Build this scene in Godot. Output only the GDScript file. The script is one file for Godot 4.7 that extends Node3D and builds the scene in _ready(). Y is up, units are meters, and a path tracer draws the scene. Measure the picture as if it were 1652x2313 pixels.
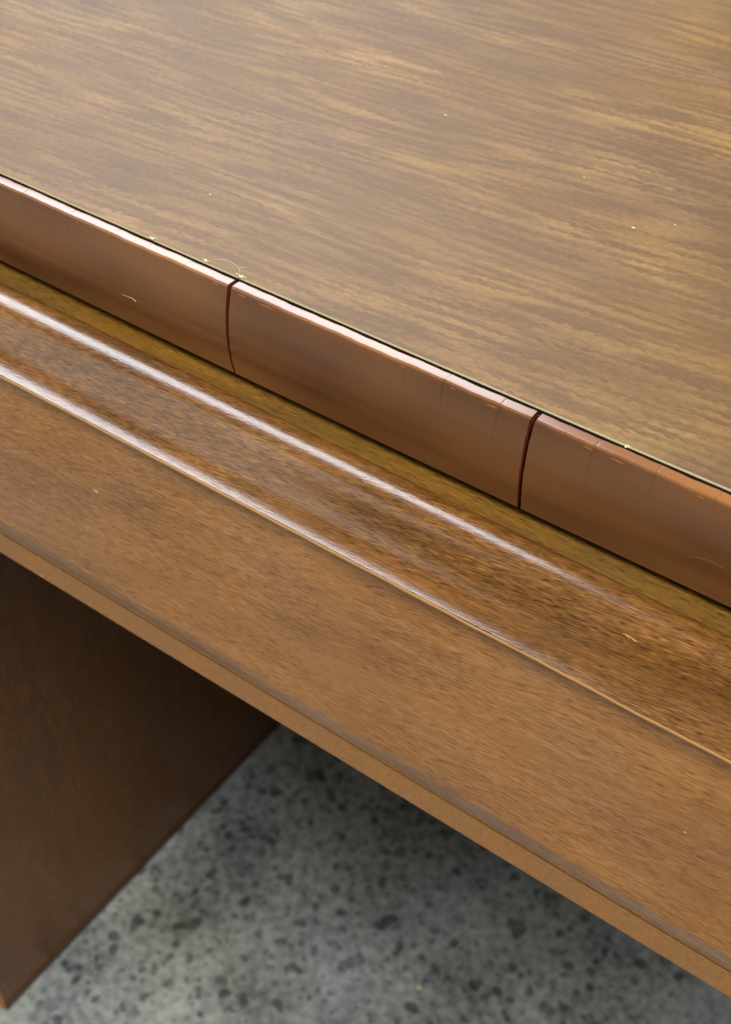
extends Node3D
# Close-up of the front edge of a wooden desk standing on a polished concrete floor.

const X0 := -0.72          # left end of the desk
const X1 := 0.66           # right end of the desk
const TOP := 0.74          # height of the table top
var rng := RandomNumberGenerator.new()
var crack_a := PackedFloat32Array()
var crack_b := PackedFloat32Array()


# ---------------------------------------------------------------- naming
func put(called: String, st: SurfaceTool, m: Material, parent: Node = self) -> MeshInstance3D:
	var o := MeshInstance3D.new()
	o.mesh = st.commit()
	o.material_override = m
	o.name = called
	parent.add_child(o, true)
	return o


func tag(o: Node, label: String, category := "", group := "") -> Node:
	o.set_meta("label", label)
	if category:
		o.set_meta("category", category)
	if group:
		o.set_meta("group", group)
	return o


func start() -> SurfaceTool:
	var st := SurfaceTool.new()
	st.begin(Mesh.PRIMITIVE_TRIANGLES)
	return st


# ---------------------------------------------------------------- geometry
func tri(st: SurfaceTool, p: Array, n: Array, uv: Array) -> void:
	var order := [0, 1, 2]
	if (p[1] - p[0]).cross(p[2] - p[0]).dot(n[0] + n[1] + n[2]) > 0.0:
		order = [0, 2, 1]
	for k in order:
		st.set_normal(n[k])
		st.set_uv(uv[k])
		st.add_vertex(p[k])


func quad(st: SurfaceTool, p: Array, n: Array, uv: Array) -> void:
	tri(st, [p[0], p[1], p[2]], [n[0], n[1], n[2]], [uv[0], uv[1], uv[2]])
	tri(st, [p[0], p[2], p[3]], [n[0], n[2], n[3]], [uv[0], uv[2], uv[3]])


func box(st: SurfaceTool, a: Vector3, b: Vector3, bevel := 0.0) -> void:
	# a box with its long edges chamfered, UVs in metres
	var c := (a + b) / 2.0
	var h := (b - a) / 2.0
	for axis in 3:
		for s in [-1.0, 1.0]:
			var n := Vector3.ZERO
			n[axis] = s
			var u := (axis + 1) % 3
			var v := (axis + 2) % 3
			var pts := []
			var uvs := []
			for k in [[-1, -1], [1, -1], [1, 1], [-1, 1]]:
				var q := c
				q[axis] += s * h[axis]
				q[u] += k[0] * (h[u] - bevel)
				q[v] += k[1] * (h[v] - bevel)
				pts.append(q)
				uvs.append(Vector2(q.y, q.z) if axis == 0 else (Vector2(q.x, q.z) if axis == 1 else Vector2(q.x, q.y)))
			quad(st, pts, [n, n, n, n], uvs)
	if bevel <= 0.0:
		return
	for axis in 3:
		var u := (axis + 1) % 3
		var v := (axis + 2) % 3
		for su in [-1.0, 1.0]:
			for sv in [-1.0, 1.0]:
				var n := Vector3.ZERO
				n[u] = su
				n[v] = sv
				n = n.normalized()
				var pts := []
				var uvs := []
				for k in [[-1, 0], [1, 0], [1, 1], [-1, 1]]:
					var q := c
					q[axis] += k[0] * (h[axis] - bevel)
					q[u] += su * (h[u] - (bevel if k[1] == 1 else 0.0))
					q[v] += sv * (h[v] - (bevel if k[1] == 0 else 0.0))
					pts.append(q)
					uvs.append(Vector2(q.y, q.z + q.x))
				quad(st, pts, [n, n, n, n], uvs)
	for sx in [-1.0, 1.0]:
		for sy in [-1.0, 1.0]:
			for sz in [-1.0, 1.0]:
				var s := Vector3(sx, sy, sz)
				var pts := []
				for axis in 3:
					var q := c + s * (h - Vector3.ONE * bevel)
					q[axis] = c[axis] + s[axis] * h[axis]
					pts.append(q)
				var n := s.normalized()
				tri(st, pts, [n, n, n], [Vector2.ZERO, Vector2.ZERO, Vector2.ZERO])


func arc(c: Vector2, r: Vector2, a0: float, a1: float, n: int) -> PackedVector2Array:
	# points are (z, y); angles in degrees from +z towards +y
	var out := PackedVector2Array()
	for i in n + 1:
		var a := deg_to_rad(lerpf(a0, a1, float(i) / n))
		out.append(c + Vector2(cos(a) * r.x, sin(a) * r.y))
	return out


func bezier(a: Vector2, b: Vector2, c: Vector2, d: Vector2, n: int) -> PackedVector2Array:
	var out := PackedVector2Array()
	for i in n + 1:
		out.append(a.bezier_interpolate(b, c, d, float(i) / n))
	return out


func bow(x: float) -> float:
	# the front edge of the top is not quite straight: it bellies out by about a millimetre
	var t := (x - 0.17) / 0.19
	return 0.0011 * exp(-t * t * 1.4)


# Sweeps smooth runs of an outline, given as (z, y) from back over the top to the front, along x.
# ends(side, y) gives the x where the sweep begins and ends; shift(x, point) may move a point.
func sweep(st: SurfaceTool, runs: Array, ends: Callable, steps: int, shift: Callable, caps := true, skew := 0.0, cap_st := [null, null]) -> void:
	var v := 0.0
	for run in runs:
		var pts: PackedVector2Array = run
		var count := pts.size()
		var rows := []
		for i in count:
			var tan2 := pts[mini(i + 1, count - 1)] - pts[maxi(i - 1, 0)]
			var n := Vector3(0.0, tan2.x, -tan2.y).normalized()   # outward for outlines that run back > top > front > bottom
			if i > 0:
				v += pts[i].distance_to(pts[i - 1])
			var row := []
			for k in steps + 1:
				var x: float = lerpf(ends.call(0, pts[i].y), ends.call(1, pts[i].y), float(k) / steps)
				var q: Vector2 = shift.call(x, pts[i])
				row.append([Vector3(x, q.y, q.x), n, Vector2(x, v + x * skew)])
			rows.append(row)
		for i in count - 1:
			for k in steps:
				var c := [rows[i][k], rows[i][k + 1], rows[i + 1][k + 1], rows[i + 1][k]]
				quad(st, c.map(func(e): return e[0]), c.map(func(e): return e[1]), c.map(func(e): return e[2]))
	if caps:
		var outline := PackedVector2Array()
		for run in runs:
			for p in run:
				if outline.is_empty() or outline[-1].distance_to(p) > 1e-5:
					outline.append(p)
		if outline[0].distance_to(outline[-1]) < 1e-5:
			outline.remove_at(outline.size() - 1)
		var ids := Geometry2D.triangulate_polygon(outline)
		for side in 2:
			var n := Vector3(-1.0 if side == 0 else 1.0, 0, 0)
			for t in range(0, ids.size(), 3):
				var pts := []
				var uvs := []
				for j in 3:
					var p := outline[ids[t + j]]
					var x: float = ends.call(side, p.y)
					var q: Vector2 = shift.call(x, p)
					pts.append(Vector3(x, q.y, q.x))
					uvs.append(Vector2(q.x, q.y))
				tri(cap_st[side] if cap_st[side] else st, pts, [n, n, n], uvs)


func straight(a: float, b: float) -> Callable:
	return func(side, _y): return a if side == 0 else b


func still(_x: float, p: Vector2) -> Vector2:
	return p


func rim_worn(x: float, p: Vector2) -> Vector2:
	# the strip, with a rim worn a little unevenly
	var top := smoothstep(0.7375, 0.7395, p.y)
	var k := sin(x * 517.0) * 0.5 + sin(x * 1231.0 + 1.3) * 0.3 + sin(x * 211.0 + 0.4) * 0.6
	return p + Vector2(bow(x), 0.00012 * k * top)


func bowed(x: float, p: Vector2) -> Vector2:
	return p + Vector2(bow(x), 0.0)


func flake(st: SurfaceTool, at: Vector3, across: Vector3, up: Vector3, w: float, h: float, thick: float, sides := 9) -> void:
	# an irregular lens-shaped flake: flat base, slightly domed face
	var n := across.cross(up).normalized()
	var ring := []
	for i in sides:
		var a := TAU * i / sides
		var k := rng.randf_range(0.72, 1.05)
		ring.append(at + across * cos(a) * w * k + up * sin(a) * h * k)
	var peak := at + n * thick + across * w * rng.randf_range(-0.2, 0.2)
	for i in sides:
		var p0: Vector3 = ring[i]
		var p1: Vector3 = ring[(i + 1) % sides]
		var m := (p1 - p0).cross(peak - p0).normalized()
		if m.dot(n) < 0.0:
			m = -m
		tri(st, [p0, p1, peak], [m, m, m], [Vector2(p0.x, p0.y), Vector2(p1.x, p1.y), Vector2(peak.x, peak.y)])
		tri(st, [p0, p1, at - n * 0.00005], [-n, -n, -n], [Vector2.ZERO, Vector2.ZERO, Vector2.ZERO])


func crumb(st: SurfaceTool, at: Vector3, size: Vector3) -> void:
	# a rough little lump resting on a surface
	var rings := 4
	var sides := 7
	var pts := []
	for i in rings + 1:
		var row := []
		for k in sides:
			var a := TAU * k / sides
			var b := PI * i / rings
			var r := rng.randf_range(0.75, 1.1)
			row.append(at + Vector3(sin(b) * cos(a) * size.x * r, (1.0 - cos(b)) * size.y * 0.5 * (1.0 if i % rings == 0 else r), sin(b) * sin(a) * size.z * r))
		pts.append(row)
	for i in rings:
		for k in sides:
			var a: Vector3 = pts[i][k]
			var b: Vector3 = pts[i][(k + 1) % sides]
			var c: Vector3 = pts[i + 1][(k + 1) % sides]
			var d: Vector3 = pts[i + 1][k]
			var mid := at + Vector3(0, size.y * 0.5, 0)
			for t in [[a, b, c], [a, c, d]]:
				var n: Vector3 = (t[1] - t[0]).cross(t[2] - t[0])
				if n.length() < 1e-14:
					continue
				n = n.normalized()
				if n.dot((t[0] + t[1] + t[2]) / 3.0 - mid) < 0.0:
					n = -n
				tri(st, t, [n, n, n], [Vector2.ZERO, Vector2.ZERO, Vector2.ZERO])


func thread(st: SurfaceTool, pts: PackedVector3Array, r0: float, r1: float) -> void:
	# a fine fibre through the points
	var c := Curve3D.new()
	for i in pts.size():
		var t := (pts[mini(i + 1, pts.size() - 1)] - pts[maxi(i - 1, 0)]) / 6.0
		c.add_point(pts[i], -t, t)
	c.bake_interval = 0.0004
	var b := c.get_baked_points()
	var rows := []
	for i in b.size():
		var d := (b[mini(i + 1, b.size() - 1)] - b[maxi(i - 1, 0)]).normalized()
		var s := d.cross(Vector3(0.31, 0.9, 0.2)).normalized()
		var u := s.cross(d).normalized()
		var row := []
		var r := lerpf(r0, r1, float(i) / maxi(1, b.size() - 1))
		for k in 5:
			var a := TAU * k / 5
			var n := s * cos(a) + u * sin(a)
			row.append([b[i] + n * r, n])
		rows.append(row)
	for i in rows.size() - 1:
		for k in 5:
			var q := [rows[i][k], rows[i][(k + 1) % 5], rows[i + 1][(k + 1) % 5], rows[i + 1][k]]
			quad(st, q.map(func(e): return e[0]), q.map(func(e): return e[1]), [Vector2.ZERO, Vector2.ZERO, Vector2.ZERO, Vector2.ZERO])


# ---------------------------------------------------------------- textures
# Noise of w x h bytes, stretched sx and sy times along the two sides.
func grain(w: int, h: int, sx: float, sy: float, freq: float, octaves: int, seed_: int, kind := FastNoiseLite.TYPE_SIMPLEX_SMOOTH, warp := 0.0) -> PackedByteArray:
	var n := FastNoiseLite.new()
	n.noise_type = kind
	n.seed = seed_
	n.frequency = freq
	n.fractal_type = FastNoiseLite.FRACTAL_FBM if octaves > 1 else FastNoiseLite.FRACTAL_NONE
	n.fractal_octaves = octaves
	n.fractal_gain = 0.55
	if kind == FastNoiseLite.TYPE_CELLULAR:
		n.cellular_return_type = FastNoiseLite.RETURN_DISTANCE
		n.cellular_jitter = 1.0
	if warp > 0.0:
		n.domain_warp_enabled = true
		n.domain_warp_amplitude = warp
		n.domain_warp_frequency = freq * 1.5
		n.domain_warp_fractal_octaves = 2
	var im := n.get_seamless_image(maxi(4, int(w / sx)), maxi(4, int(h / sy)), false, false, 0.12, true)
	im.convert(Image.FORMAT_L8)
	im.resize(w, h, Image.INTERPOLATE_CUBIC)
	return im.get_data()


func ramp(stops: Array) -> Array:
	# stops: [position 0..1, Color in sRGB]; gives three byte tables
	var g := Gradient.new()
	g.offsets = PackedFloat32Array(stops.map(func(s): return s[0]))
	g.colors = PackedColorArray(stops.map(func(s): return s[1]))
	var r := PackedByteArray()
	var gr := PackedByteArray()
	var b := PackedByteArray()
	for i in 256:
		var c := g.sample(i / 255.0)
		r.append(int(c.r * 255.0))
		gr.append(int(c.g * 255.0))
		b.append(int(c.b * 255.0))
	return [r, gr, b]


func picture(w: int, h: int, tone: PackedByteArray, hue: PackedByteArray, table: Array, warm: int) -> ImageTexture:
	# tone looks the colour up; hue shifts it between greyer and yellower
	var out := PackedByteArray()
	out.resize(w * h * 3)
	var r: PackedByteArray = table[0]
	var g: PackedByteArray = table[1]
	var b: PackedByteArray = table[2]
	var j := 0
	for i in w * h:
		var t := tone[i]
		var s := (hue[i] - 128) * warm / 128
		out[j] = clampi(r[t] + s, 0, 255)
		out[j + 1] = clampi(g[t] + s / 2, 0, 255)
		out[j + 2] = clampi(b[t] - s, 0, 255)
		j += 3
	return ImageTexture.create_from_image(Image.create_from_data(w, h, false, Image.FORMAT_RGB8, out))


func grey(w: int, h: int, tone: PackedByteArray) -> ImageTexture:
	return ImageTexture.create_from_image(Image.create_from_data(w, h, false, Image.FORMAT_L8, tone))


func surface(called: String, tex: Texture2D, rough: float, bump: Texture2D = null, depth_cm := 0.0, spec := 0.5, metres := Vector2.ONE, offset := Vector2.ZERO) -> StandardMaterial3D:
	var m := StandardMaterial3D.new()
	m.resource_name = called
	m.albedo_texture = tex
	m.roughness = rough
	m.metallic_specular = spec
	m.uv1_scale = Vector3(1.0 / metres.x, 1.0 / metres.y, 1.0)
	m.uv1_offset = Vector3(offset.x, offset.y, 0.0)
	if bump:
		m.heightmap_enabled = true
		m.heightmap_texture = bump
		m.heightmap_scale = depth_cm
	return m


func flat(called: String, c: Color, rough: float, spec := 0.5) -> StandardMaterial3D:
	var m := StandardMaterial3D.new()
	m.resource_name = called
	m.albedo_color = c
	m.roughness = rough
	m.metallic_specular = spec
	return m


func laminate_textures() -> Array:
	# printed walnut: wavy broken growth lines in bundles, smooth blotches between them, fine speckle
	var w := 2048
	var h := 1408
	var wave := grain(w, h, 12.0, 4.0, 0.010, 2, 11)
	var lines := grain(w, h, 13.0, 1.0, 0.085, 2, 12)
	var broad := grain(w, h, 14.0, 1.0, 0.035, 2, 17)
	var jag := grain(w, h, 3.0, 1.0, 0.22, 2, 18)
	var zone := grain(w, h, 3.5, 1.5, 0.011, 3, 13, FastNoiseLite.TYPE_SIMPLEX_SMOOTH, 16.0)
	var speck := grain(w, h, 3.0, 1.0, 0.26, 2, 14)
	var hue := grain(w, h, 4.0, 2.0, 0.006, 3, 15)
	var tone := PackedByteArray()
	tone.resize(w * h)
	var p := 0
	for y in h:
		for x in w:
			var jg := jag[p] - 128
			var q := ((y + (wave[p] >> 3) + (jg >> 5) + h) % h) * w + x
			var z := zone[p]
			var line := clampi((lines[q] - 134) * 5 / 2, -120, 90)
			var t := 128 + ((line * maxi(60, z) * 5) >> 11) + ((broad[q] - 128) * z >> 10) + ((z - 128) * 3 >> 3) + ((speck[p] - 128) >> 2) + (jg >> 3)
			tone[p] = clampi(t, 0, 255)
			p += 1
	var table := ramp([[0.0, Color(0.285, 0.20, 0.11)], [0.35, Color(0.365, 0.263, 0.142)], [0.6, Color(0.43, 0.32, 0.172)], [0.8, Color(0.485, 0.368, 0.203)], [1.0, Color(0.545, 0.42, 0.24)]])
	return [picture(w, h, tone, hue, table, 5), grey(w, h, speck)]


func veneer_tones(w: int, h: int, seed_: int, long: float, pores: int) -> PackedByteArray:
	# lacquered veneer: fibres, slow bands and short dark pores
	var fibre := grain(w, h, long, 1.0, 0.33, 2, seed_)
	var band := grain(w, h, long * 1.6, 1.0, 0.045, 3, seed_ + 1)
	var pore := grain(w, h, long * 0.8, 1.0, 0.42, 1, seed_ + 2)
	var cloud := grain(w, h, 4.0, 2.0, 0.010, 3, seed_ + 3)
	var glint := grain(w, h, 4.0, 1.0, 0.22, 2, seed_ + 4)
	var tone := PackedByteArray()
	tone.resize(w * h)
	for p in w * h:
		var t := 150 + ((fibre[p] - 128) * 5 >> 3) + ((band[p] - 128) >> 2) + ((cloud[p] - 128) >> 2) + ((glint[p] - 128) >> 2)
		if pore[p] > pores:
			t -= (pore[p] - pores) * 2
		tone[p] = clampi(t, 0, 255)
	return tone


func concrete_textures() -> Array:
	# ground concrete: pale mottled paste with dark pebbles cut flush
	var w := 1536
	var h := 1536
	var cloud := grain(w, h, 2.0, 2.0, 0.012, 4, 41)
	var fine := grain(w, h, 1.0, 1.0, 0.055, 3, 42)
	var big := grain(w, h, 1.0, 1.0, 0.034, 1, 43, FastNoiseLite.TYPE_CELLULAR, 8.0)
	var small := grain(w, h, 1.0, 1.0, 0.062, 1, 44, FastNoiseLite.TYPE_CELLULAR, 5.0)
	var where := grain(w, h, 1.0, 1.0, 0.022, 2, 45)
	var hue := grain(w, h, 4.0, 4.0, 0.01, 2, 46)
	var tone := PackedByteArray()
	tone.resize(w * h)
	for p in w * h:
		var t := 140 + ((cloud[p] - 128) * 3 >> 3) + ((fine[p] - 128) * 7 >> 4)
		var cut := 28 + ((where[p] - 128) * 3 >> 2)
		if small[p] < cut:
			t -= mini(55, (cut - small[p]) * 3)
		cut = 31 - ((where[p] - 128) * 3 >> 2)
		if big[p] < cut:
			t -= mini(70, (cut - big[p]) * 4)
		tone[p] = clampi(t, 0, 255)
	var table := ramp([[0.0, Color(0.17, 0.19, 0.19)], [0.25, Color(0.34, 0.355, 0.35)], [0.5, Color(0.51, 0.53, 0.52)], [0.75, Color(0.65, 0.67, 0.655)], [1.0, Color(0.82, 0.845, 0.82)]])
	return [picture(w, h, tone, hue, table, 5), grey(w, h, fine)]


func plastic_texture() -> Array:
	# brown extruded plastic, faintly streaked along its length, with hairline stress cracks across
	var w := 1536
	var h := 160
	var streak := grain(w, h, 30.0, 1.0, 0.05, 3, 51)
	var cloud := grain(w, h, 4.0, 2.0, 0.015, 2, 52)
	var tone := PackedByteArray()
	tone.resize(w * h)
	for p in w * h:
		tone[p] = clampi(150 + ((streak[p] - 128) >> 3) + ((cloud[p] - 128) * 3 >> 3), 0, 255)
	var height := PackedByteArray()
	height.resize(w * h)
	height.fill(160)
	# the texture is 0.48 m long and 0.05 m tall and begins at x = -0.02
	rng.seed = 77
	for x in [0.0610, 0.0815, 0.1000, 0.1132, 0.1292, 0.1665, 0.1872, 0.2070, 0.2195, 0.2367, 0.2645, 0.2810, 0.2966]:
		var px: float = (x + 0.02) / 0.48 * w
		var reach := int(h * rng.randf_range(0.18, 0.5))
		for y in reach:
			px += rng.randf_range(-0.45, 0.4)
			var p := y * w + int(px)
			var fade := 1.0 - float(y) / reach
			tone[p] = clampi(tone[p] - int(55 * fade), 0, 255)
			height[p] = 40
	var table := ramp([[0.0, Color(0.16, 0.07, 0.03)], [0.5, Color(0.44, 0.285, 0.16)], [1.0, Color(0.61, 0.415, 0.25)]])
	return [picture(w, h, tone, cloud, table, 4), grey(w, h, height)]


func _ready() -> void:
	# ------------------------------------------------------------ camera
	var cam := Camera3D.new()
	cam.name = "camera"
	cam.transform = Transform3D(Basis(Vector3(0.81648212, 0.0318009, -0.57649428), Vector3(-0.41365019, 0.72881081, -0.54564487), Vector3(0.40280327, 0.68397625, 0.60821544)), Vector3(0.35, 0.94, 0.2))
	cam.fov = 44.5064
	cam.near = 0.02
	cam.far = 60.0
	var lens := CameraAttributesPhysical.new()
	lens.frustum_focal_length = 29.334
	lens.exposure_aperture = 14.0
	lens.frustum_focus_distance = 0.345
	lens.frustum_near = 0.02
	lens.frustum_far = 60.0
	cam.attributes = lens
	add_child(cam)

	# ------------------------------------------------------------ light
	var env := Environment.new()
	env.background_mode = Environment.BG_COLOR
	env.background_color = Color(0.40, 0.385, 0.365)
	env.tonemap_mode = Environment.TONE_MAPPER_LINEAR
	env.tonemap_exposure = 1.07
	env.sdfgi_enabled = true
	env.ssao_enabled = true
	env.ssil_enabled = true
	var we := WorldEnvironment.new()
	we.name = "world_environment"
	we.environment = env
	add_child(we)

	# a large skylight in the roof, beyond the desk to the left
	var skylight := AreaLight3D.new()
	skylight.name = "skylight"
	skylight.area_size = Vector2(2.6, 3.7)
	skylight.light_color = Color(0.93, 0.96, 1.0)
	skylight.light_energy = 33.0
	skylight.area_normalize_energy = true
	skylight.area_range = 12.0
	skylight.area_attenuation = 2.0
	skylight.shadow_enabled = true
	add_child(skylight)
	skylight.transform = Transform3D(Basis(Vector3.UP, deg_to_rad(16.0)) * Basis(Vector3.RIGHT, -PI / 2.0), Vector3(-2.13, 3.14, -2.08))

	# a second roof light, high up on the near right side of the desk
	var roof_light := AreaLight3D.new()
	roof_light.name = "roof_light"
	roof_light.area_size = Vector2(1.6, 1.3)
	roof_light.light_color = Color(1.0, 0.985, 0.96)
	roof_light.light_energy = 15.0
	roof_light.area_normalize_energy = true
	roof_light.area_range = 12.0
	roof_light.area_attenuation = 2.0
	roof_light.shadow_enabled = true
	add_child(roof_light)
	roof_light.look_at_from_position(Vector3(1.6, 3.35, 0.85), Vector3(0.2, 0.7, 0.0))

	# a tall open doorway in front of the desk, to the left of the camera
	var doorway := AreaLight3D.new()
	doorway.name = "doorway_light"
	doorway.area_size = Vector2(1.4, 3.2)
	doorway.light_color = Color(1.0, 0.99, 0.97)
	doorway.light_energy = 2.0
	doorway.area_normalize_energy = true
	doorway.area_range = 12.0
	doorway.area_attenuation = 2.0
	doorway.shadow_enabled = true
	add_child(doorway)
	doorway.look_at_from_position(Vector3(-1.75, 2.2, 2.0), Vector3(0.1, 0.4, -0.1))

	# ------------------------------------------------------------ materials
	var lam := laminate_textures()
	var laminate := surface("walnut_laminate", lam[0], 0.52, lam[1], 0.002, 0.34, Vector2(0.66, 0.45), Vector2(0.33, 1.13))
	var cream := flat("cream_laminate_core", Color(0.64, 0.59, 0.45), 0.6)
	var board := flat("dark_core_board", Color(0.05, 0.04, 0.035), 0.9)
	var pl := plastic_texture()
	var plastic := surface("brown_plastic", pl[0], 0.2, pl[1], 0.006, 0.5, Vector2(0.48, 0.05), Vector2(0.02 / 0.48, -0.0313 / 0.05))
	var chip_m := flat("chipped_plastic", Color(0.62, 0.37, 0.19), 0.3)
	var vw := 1536
	var vh := 768
	var tones := veneer_tones(vw, vh, 21, 13.0, 172)
	var dark_tones := veneer_tones(vw, vh, 71, 11.0, 165)
	var hue := grain(vw, vh, 3.0, 3.0, 0.008, 2, 28)
	var veneer_bump := grey(vw, vh, tones)
	var mould_bump := grey(vw, vh, dark_tones)
	var face_tex := picture(vw, vh, tones, hue, ramp([[0.0, Color(0.43, 0.265, 0.12)], [0.45, Color(0.62, 0.415, 0.205)], [0.7, Color(0.71, 0.495, 0.27)], [1.0, Color(0.79, 0.595, 0.365)]]), 8)
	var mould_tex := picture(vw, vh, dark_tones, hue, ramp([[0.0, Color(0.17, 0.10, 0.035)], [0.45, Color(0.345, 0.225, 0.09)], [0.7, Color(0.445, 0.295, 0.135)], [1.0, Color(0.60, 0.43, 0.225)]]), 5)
	var ledge_tex := picture(vw, vh, dark_tones, hue, ramp([[0.0, Color(0.16, 0.10, 0.02)], [0.45, Color(0.37, 0.26, 0.075)], [0.7, Color(0.46, 0.33, 0.105)], [1.0, Color(0.60, 0.44, 0.17)]]), 6)
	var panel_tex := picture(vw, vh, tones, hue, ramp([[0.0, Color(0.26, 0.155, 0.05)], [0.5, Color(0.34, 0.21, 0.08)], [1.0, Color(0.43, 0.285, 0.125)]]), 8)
	var lip_tex := picture(256, 256, grain(256, 256, 1.0, 1.0, 0.12, 3, 61), grain(256, 256, 2.0, 2.0, 0.02, 2, 62), ramp([[0.0, Color(0.60, 0.41, 0.215)], [1.0, Color(0.69, 0.49, 0.275)]]), 6)
	var face := surface("apron_veneer", face_tex, 0.36, veneer_bump, 0.0025, 0.5, Vector2(0.32, 0.17), Vector2(-0.1, 0.0))
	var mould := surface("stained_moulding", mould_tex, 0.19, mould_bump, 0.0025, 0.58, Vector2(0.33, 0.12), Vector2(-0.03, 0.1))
	var ledge_m := surface("ledge_wood", ledge_tex, 0.5, mould_bump, 0.006, 0.5, Vector2(0.36, 0.12), Vector2(0.05, 0.3))
	var lip_m := surface("lip_wood", lip_tex, 0.55, null, 0.0, 0.5, Vector2(0.08, 0.08))
	var worn := flat("worn_bare_edge", Color(0.70, 0.53, 0.31), 0.38)
	var bevel_m := surface("lacquered_bevel", face_tex, 0.2, null, 0.0, 0.55, Vector2(0.40, 0.2), Vector2(0.0, 0.0))
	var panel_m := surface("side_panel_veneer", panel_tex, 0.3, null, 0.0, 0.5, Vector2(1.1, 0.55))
	var conc := concrete_textures()
	var concrete := surface("ground_concrete", conc[0], 0.5, conc[1], 0.01, 0.5, Vector2(0.95, 0.95), Vector2(0.2, 0.1))

	# ------------------------------------------------------------ the setting
	var st := start()
	quad(st, [Vector3(-8, 0, -8), Vector3(8, 0, -8), Vector3(8, 0, 8), Vector3(-8, 0, 8)], [Vector3.UP, Vector3.UP, Vector3.UP, Vector3.UP], [Vector2(-8, -8), Vector2(8, -8), Vector2(8, 8), Vector2(-8, 8)])
	put("floor", st, concrete).set_meta("kind", "structure")

	# ------------------------------------------------------------ the desk
	var desk := Node3D.new()
	desk.name = "desk"
	add_child(desk)
	tag(desk, "brown wooden desk with walnut laminate top, cracked plastic edge strip and moulded front rail", "desk")

	# table top: a dark board with a thin printed sheet glued on it
	st = start()
	sweep(st, [PackedVector2Array([Vector2(-0.72, 0.708), Vector2(-0.72, 0.7394)]), PackedVector2Array([Vector2(-0.72, 0.7394), Vector2(-0.0379, 0.7394)]), PackedVector2Array([Vector2(-0.0379, 0.7394), Vector2(-0.0379, 0.708)]), PackedVector2Array([Vector2(-0.0379, 0.708), Vector2(-0.72, 0.708)])], straight(X0, X1), 60, bowed)
	var top := put("tabletop", st, board, desk)
	st = start()
	for run in [[Vector2(-0.72, 0.74), Vector2(-0.0383, 0.74)], [Vector2(-0.72, 0.7392), Vector2(-0.72, 0.74)]]:
		var r := PackedVector2Array()
		for p in run:
			r.append(p)
		sweep(st, [r], straight(X0, X1), 60, bowed, false, 0.07)
	# texture follows x and z of the sheet
	put("laminate_sheet", st, laminate, top)
	st = start()
	sweep(st, [PackedVector2Array([Vector2(-0.0383, 0.74), Vector2(-0.03795, 0.7396)])], straight(X0, X1), 90, func(x, p): return p + Vector2(bow(x) + 0.00012 * sin(x * 410.0) * sin(x * 97.0), 0.0), false)
	put("laminate_edge", st, cream, top)

	# the plastic edge strip, broken into three lengths
	var strip := [
		PackedVector2Array([Vector2(-0.0366, 0.7085), Vector2(-0.0366, 0.7398)]),
		arc(Vector2(-0.0362, 0.7396), Vector2(0.0004, 0.0004), 180, 90, 3) + PackedVector2Array([Vector2(-0.0345, 0.74005)]) + arc(Vector2(-0.0338, 0.7390), Vector2(0.00105, 0.0010), 85, 12, 6) + bezier(Vector2(-0.03270, 0.7380), Vector2(-0.0321, 0.7290), Vector2(-0.0321, 0.7170), Vector2(-0.0334, 0.7092), 30) + arc(Vector2(-0.0346, 0.7088), Vector2(0.0012, 0.0010), 10, -90, 5),
		PackedVector2Array([Vector2(-0.0346, 0.7078), Vector2(-0.0362, 0.7078)]),
	]
	rng.seed = 31
	for i in 41:
		crack_a.append(rng.randf_range(-0.00015, 0.00015))
		crack_b.append(rng.randf_range(-0.00014, 0.00014))
	var rough_end := func(t: PackedFloat32Array, y: float) -> float: return t[clampi(int((y - 0.707) / 0.034 * 40.0), 0, 40)]
	var gap_a := func(y: float, side: float) -> float:
		var k := (0.74 - y) / 0.032
		var mid := 0.14615 - 0.0015 * sin(k * PI * 0.72) + 0.0012 * k * k * k
		var wide := 0.00066 - 0.0003 * k * k + 0.0002 * exp(-k * 12.0) * (1.0 if side > 0 else 0.3)
		return mid + side * wide + rough_end.call(crack_a, y) * (1.0 if side > 0 else 0.5)
	var gap_b := func(y: float, side: float) -> float:
		var k := (0.74 - y) / 0.032
		var mid := 0.2461 - 0.0004 * sin(k * PI) + 0.0003 * exp(-k * 7.0)
		var wide := 0.00068 - 0.0001 * k + 0.0001 * exp(-k * 14.0)
		return mid + side * wide + rough_end.call(crack_b, y) * (0.5 if side > 0 else 1.0)
	var torn := [start(), start(), start(), start()]
	st = start()
	sweep(st, strip, func(side, y): return X0 if side == 0 else gap_a.call(y, -1.0), 400, rim_worn, true, 0.0, [null, torn[0]])
	var piece_l := put("edge_strip", st, plastic, desk)
	tag(piece_l, "left length of brown plastic edge strip, ending at the left crack")
	st = start()
	sweep(st, strip, func(side, y): return gap_a.call(y, 1.0) if side == 0 else gap_b.call(y, -1.0), 70, rim_worn, true, 0.0, [torn[1], torn[2]])
	var piece_m := put("edge_strip", st, plastic, desk)
	tag(piece_m, "short length of brown plastic edge strip between the two cracks")
	st = start()
	sweep(st, strip, func(side, y): return gap_b.call(y, 1.0) if side == 0 else X1, 400, rim_worn, true, 0.0, [torn[3], null])
	var piece_r := put("edge_strip", st, plastic, desk)
	tag(piece_r, "right length of brown plastic edge strip beyond the right crack")
	var torn_m := flat("torn_plastic", Color(0.36, 0.11, 0.045), 0.6)
	for k in 4:
		put("torn_end", torn[k], torn_m, [piece_l, piece_m, piece_m, piece_r][k])
	st = start()
	sweep(st, [PackedVector2Array([Vector2(-0.0369, 0.7087), Vector2(-0.0369, 0.7388), Vector2(-0.0356, 0.7388), Vector2(-0.0356, 0.7087)])], straight(X0, X1), 60, bowed, false)
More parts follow.
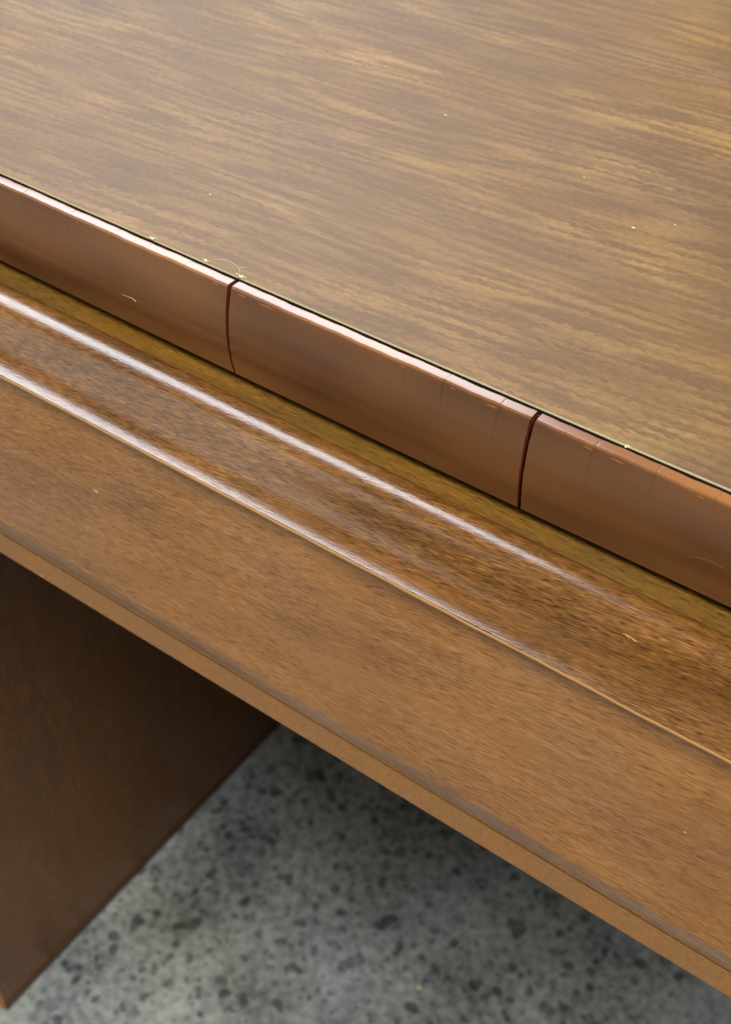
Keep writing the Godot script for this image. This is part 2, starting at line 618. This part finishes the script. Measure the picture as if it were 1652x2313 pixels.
	put("strip_spine", st, flat("dark_red_plastic", Color(0.20, 0.055, 0.02), 0.6), top)
	# pale scallops where the rim has chipped
	rng.seed = 8
	for c in [[0.0852, 0.0007, 0.0007, piece_l], [0.1336, 0.0018, 0.0009, piece_l], [0.1408, 0.0015, 0.0009, piece_l], [0.1508, 0.0020, 0.0009, piece_m], [0.1600, 0.0038, 0.0008, piece_m], [0.2066, 0.0010, 0.0006, piece_m], [0.2222, 0.0012, 0.0006, piece_m], [0.2345, 0.0019, 0.0008, piece_m], [0.2622, 0.0017, 0.0008, piece_r], [0.2703, 0.0024, 0.0008, piece_r], [0.2927, 0.0014, 0.0006, piece_r]]:
		st = start()
		flake(st, Vector3(c[0], 0.73865, -0.03275 + bow(c[0])), Vector3(1, 0.02, 0), Vector3(0, 0.98, -0.2), c[1], c[2] * 0.6, 0.00012)
		put("chip", st, chip_m, c[3])

	# ledge behind the bead
	st = start()
	sweep(st, [PackedVector2Array([Vector2(-0.060, 0.7055), Vector2(-0.0245, 0.7055)])], straight(X0, X1), 8, func(x, p): return p, false)
	box(st, Vector3(X0, 0.690, -0.060), Vector3(X1, 0.7052, -0.018))
	put("ledge", st, ledge_m, desk)

	# bead, cove and lip of the front moulding
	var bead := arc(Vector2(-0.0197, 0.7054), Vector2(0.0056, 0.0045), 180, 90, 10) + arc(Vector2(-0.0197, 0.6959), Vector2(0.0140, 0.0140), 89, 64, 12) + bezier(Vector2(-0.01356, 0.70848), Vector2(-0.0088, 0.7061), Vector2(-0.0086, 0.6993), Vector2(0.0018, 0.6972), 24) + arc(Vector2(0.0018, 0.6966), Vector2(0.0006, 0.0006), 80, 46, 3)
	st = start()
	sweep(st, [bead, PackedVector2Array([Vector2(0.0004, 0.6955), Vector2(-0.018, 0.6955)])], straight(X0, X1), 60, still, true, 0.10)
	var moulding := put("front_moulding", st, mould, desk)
	st = start()
	sweep(st, [arc(Vector2(0.0018, 0.6966), Vector2(0.0008, 0.0008), 48, -70, 6) + PackedVector2Array([Vector2(0.0008, 0.6953)])], straight(X0, X1), 200, func(x, p): return p + Vector2(0.00012 * sin(x * 830.0) * sin(x * 201.0 + 1.0) - 0.0001, 0.00014 * sin(x * 640.0) * sin(x * 133.0) - 0.00005), false)
	tag(put("worn_edge", st, worn, moulding), "thin bare yellow line where the lip of the moulding is worn")

	# apron with a chamfer and a plain lip along its bottom
	st = start()
	sweep(st, [PackedVector2Array([Vector2(-0.018, 0.6954), Vector2(-0.0004, 0.6954)]), bezier(Vector2(0.0006, 0.6954), Vector2(0.0000, 0.690), Vector2(0.0010, 0.685), Vector2(0.0010, 0.678), 8) + PackedVector2Array([Vector2(0.0010, 0.621)])], straight(X0, X1), 60, still, false, 0.15)
	var apron := put("apron", st, face, desk)
	st = start()
	sweep(st, [bezier(Vector2(0.0010, 0.6212), Vector2(0.0007, 0.618), Vector2(-0.0012, 0.613), Vector2(-0.0027, 0.6081), 6)], straight(X0, X1), 160, still, false)
	put("bevel", st, bevel_m, apron)
	st = start()
	sweep(st, [PackedVector2Array([Vector2(-0.0026, 0.6080), Vector2(-0.0024, 0.6075), Vector2(-0.0024, 0.5970)]) + arc(Vector2(-0.0036, 0.5970), Vector2(0.0012, 0.0012), 0, -90, 4) + PackedVector2Array([Vector2(-0.024, 0.5958)]), PackedVector2Array([Vector2(-0.024, 0.5958), Vector2(-0.024, 0.695)])], straight(X0, X1), 60, still, false)
	put("bottom_lip", st, lip_m, apron)

	# side panel of the left pedestal, seen in the kneehole, with its foot strip and front edge
	st = start()
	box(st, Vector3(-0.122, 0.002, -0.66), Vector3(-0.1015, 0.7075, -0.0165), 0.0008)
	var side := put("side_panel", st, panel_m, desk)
	st = start()
	box(st, Vector3(-0.123, 0.0, -0.66), Vector3(-0.1005, 0.0092, -0.0160))
	put("foot_strip", st, flat("foot_wood", Color(0.27, 0.185, 0.10), 0.45), side)
	st = start()
	box(st, Vector3(-0.122, 0.003, -0.0163), Vector3(-0.1020, 0.5955, -0.0145), 0.0004)
	put("front_edge", st, lip_m, side)
	st = start()
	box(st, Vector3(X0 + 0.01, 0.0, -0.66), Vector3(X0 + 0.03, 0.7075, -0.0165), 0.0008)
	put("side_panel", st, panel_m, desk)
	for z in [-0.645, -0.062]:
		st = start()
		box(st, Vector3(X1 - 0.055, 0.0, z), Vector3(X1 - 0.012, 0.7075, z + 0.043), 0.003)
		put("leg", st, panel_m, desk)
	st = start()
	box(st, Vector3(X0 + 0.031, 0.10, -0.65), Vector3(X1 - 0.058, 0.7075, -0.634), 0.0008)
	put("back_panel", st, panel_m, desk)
	st = start()
	box(st, Vector3(X0 + 0.031, 0.06, -0.034), Vector3(-0.124, 0.594, -0.017), 0.0015)
	put("pedestal_door", st, face, desk)

	small_things(worn)


func small_things(bare: Material) -> void:
	var white := flat("white_dust", Color(0.74, 0.71, 0.63), 0.9)
	var lint := flat("lint", Color(0.80, 0.77, 0.66), 0.9)
	lint.backlight_enabled = true
	lint.backlight = Color(0.4, 0.38, 0.3)
	var fibre_m := flat("dull_fibre", Color(0.55, 0.42, 0.27), 0.8)
	var dark := flat("dark_dirt", Color(0.10, 0.06, 0.035), 0.8)
	rng.seed = 91
	for c in [
		[0.1081, -0.0681, 0.0007, "white crumb on the table top, nearest to the left crack"],
		[0.1366, -0.1624, 0.0009, "white sliver of dust farthest back on the table top"],
		[0.2243, -0.1341, 0.0009, "white crumb on the right of the table top, lowest of three"],
		[0.1968, -0.1533, 0.0005, "tiny pale crumb in the middle of the right half of the table top"],
		[0.2339, -0.1440, 0.0006, "pale flake of dust rightmost on the table top"],
	]:
		var st := start()
		crumb(st, Vector3(c[0], TOP, c[1]), Vector3(c[2] * 0.9, c[2] * 0.4, c[2] * 0.45))
		tag(put("crumb", st, white, self), c[3], "crumb", "crumbs of dust on the table top")
	# tufts of lint caught in the gap behind the strip
	for c in [[0.1117, -0.0382, 0.0020, "small cream tuft of lint on the table edge, leftmost"], [0.1318, -0.0385, 0.0028, "cream tuft of lint caught behind the strip, left of the crack"], [0.1452, -0.0384, 0.0034, "white tuft of lint lying at the top of the left crack"], [0.2703, -0.0372, 0.0012, "pale tuft of lint on the table edge right of the right crack"]]:
		var st := start()
		var mid := Vector3(c[0], TOP, c[1] + bow(c[0]) - 0.0002)
		for k in 4:
			crumb(st, mid + Vector3(rng.randf_range(-0.5, 0.5) * c[2], 0, rng.randf_range(-0.0003, 0.0004)), Vector3(c[2] * rng.randf_range(0.15, 0.4), rng.randf_range(0.0002, 0.0005), rng.randf_range(0.0002, 0.00045)))
		for k in 3:
			var a := mid + Vector3(rng.randf_range(-0.7, 0.2) * c[2], 0.0002, 0)
			thread(st, PackedVector3Array([a, a + Vector3(0.4 * c[2], 0.0003, rng.randf_range(-0.0004, 0.0002)), a + Vector3(0.9 * c[2], 0.0001, rng.randf_range(-0.0003, 0.0004))]), 0.00007, 0.00004)
		tag(put("lint_tuft", st, lint, self), c[3], "lint")
	var st2 := start()
	thread(st2, PackedVector3Array([Vector3(0.1340, TOP + 0.0002, -0.0400), Vector3(0.1385, TOP + 0.0012, -0.0405), Vector3(0.1430, TOP + 0.0008, -0.0398), Vector3(0.1452, TOP + 0.0003, -0.0376)]), 0.00005, 0.00004)
	thread(st2, PackedVector3Array([Vector3(0.1428, TOP + 0.0008, -0.0398), Vector3(0.1450, TOP + 0.0012, -0.0410)]), 0.00004, 0.00004)
	tag(put("hair", st2, lint, self), "fine pale hair curling over the table edge above the left crack", "hair")
	st2 = start()
	thread(st2, PackedVector3Array([Vector3(0.1030, 0.7203, -0.0304), Vector3(0.1055, 0.7206, -0.0302), Vector3(0.1076, 0.7206, -0.0303), Vector3(0.1088, 0.7200, -0.0304)]), 0.00004, 0.00010)
	tag(put("hair", st2, white, self), "short white fibre stuck on the face of the left strip length", "hair")
	st2 = start()
	thread(st2, PackedVector3Array([Vector3(0.2945, 0.7206, -0.0306), Vector3(0.2975, 0.7219, -0.0305), Vector3(0.3005, 0.7224, -0.0304), Vector3(0.3035, 0.7222, -0.0304)]), 0.00003, 0.00003)
	tag(put("hair", st2, fibre_m, self), "faint curved hair on the face of the right strip length", "hair")
	for c in [[Vector3(0.2975, 0.7122, -0.0328), 0.0007, white, "pale spot of paint low on the right strip length"], [Vector3(0.2018, 0.7140, -0.0318), 0.0005, dark, "dark speck of dirt low on the middle strip length"], [Vector3(0.1136, 0.6660, 0.0010), 0.0010, white, "small white nick in the apron on the left"], [Vector3(0.3214, 0.6613, 0.0010), 0.0004, white, "tiny pale nick in the apron on the right"], [Vector3(0.0719, 0.5976, -0.0024), 0.0006, white, "white nick on the bottom lip of the apron"]]:
		st2 = start()
		flake(st2, c[0], Vector3(1, -0.25, 0).normalized(), Vector3(0.25, 1, 0).normalized(), c[1] * 1.3, c[1] * 0.6, 0.00015)
		tag(put("speck", st2, c[2], self), c[3], "speck")
	st2 = start()
	thread(st2, PackedVector3Array([Vector3(0.2880, 0.70585, -0.0108), Vector3(0.2905, 0.70615, -0.0107), Vector3(0.2930, 0.70575, -0.0105)]), 0.0001, 0.00022)
	thread(st2, PackedVector3Array([Vector3(0.2895, 0.7062, -0.0108), Vector3(0.2912, 0.7060, -0.0100)]), 0.0001, 0.0001)
	tag(put("splinter", st2, bare, self), "pale wood splinter lying on the front moulding at the right", "splinter")
	st2 = start()
	crumb(st2, Vector3(0.1434, 0.0, -0.2165), Vector3(0.0033, 0.003, 0.0033))
	tag(put("paint_speck", st2, white, self), "white pebble lying on the concrete floor", "pebble")
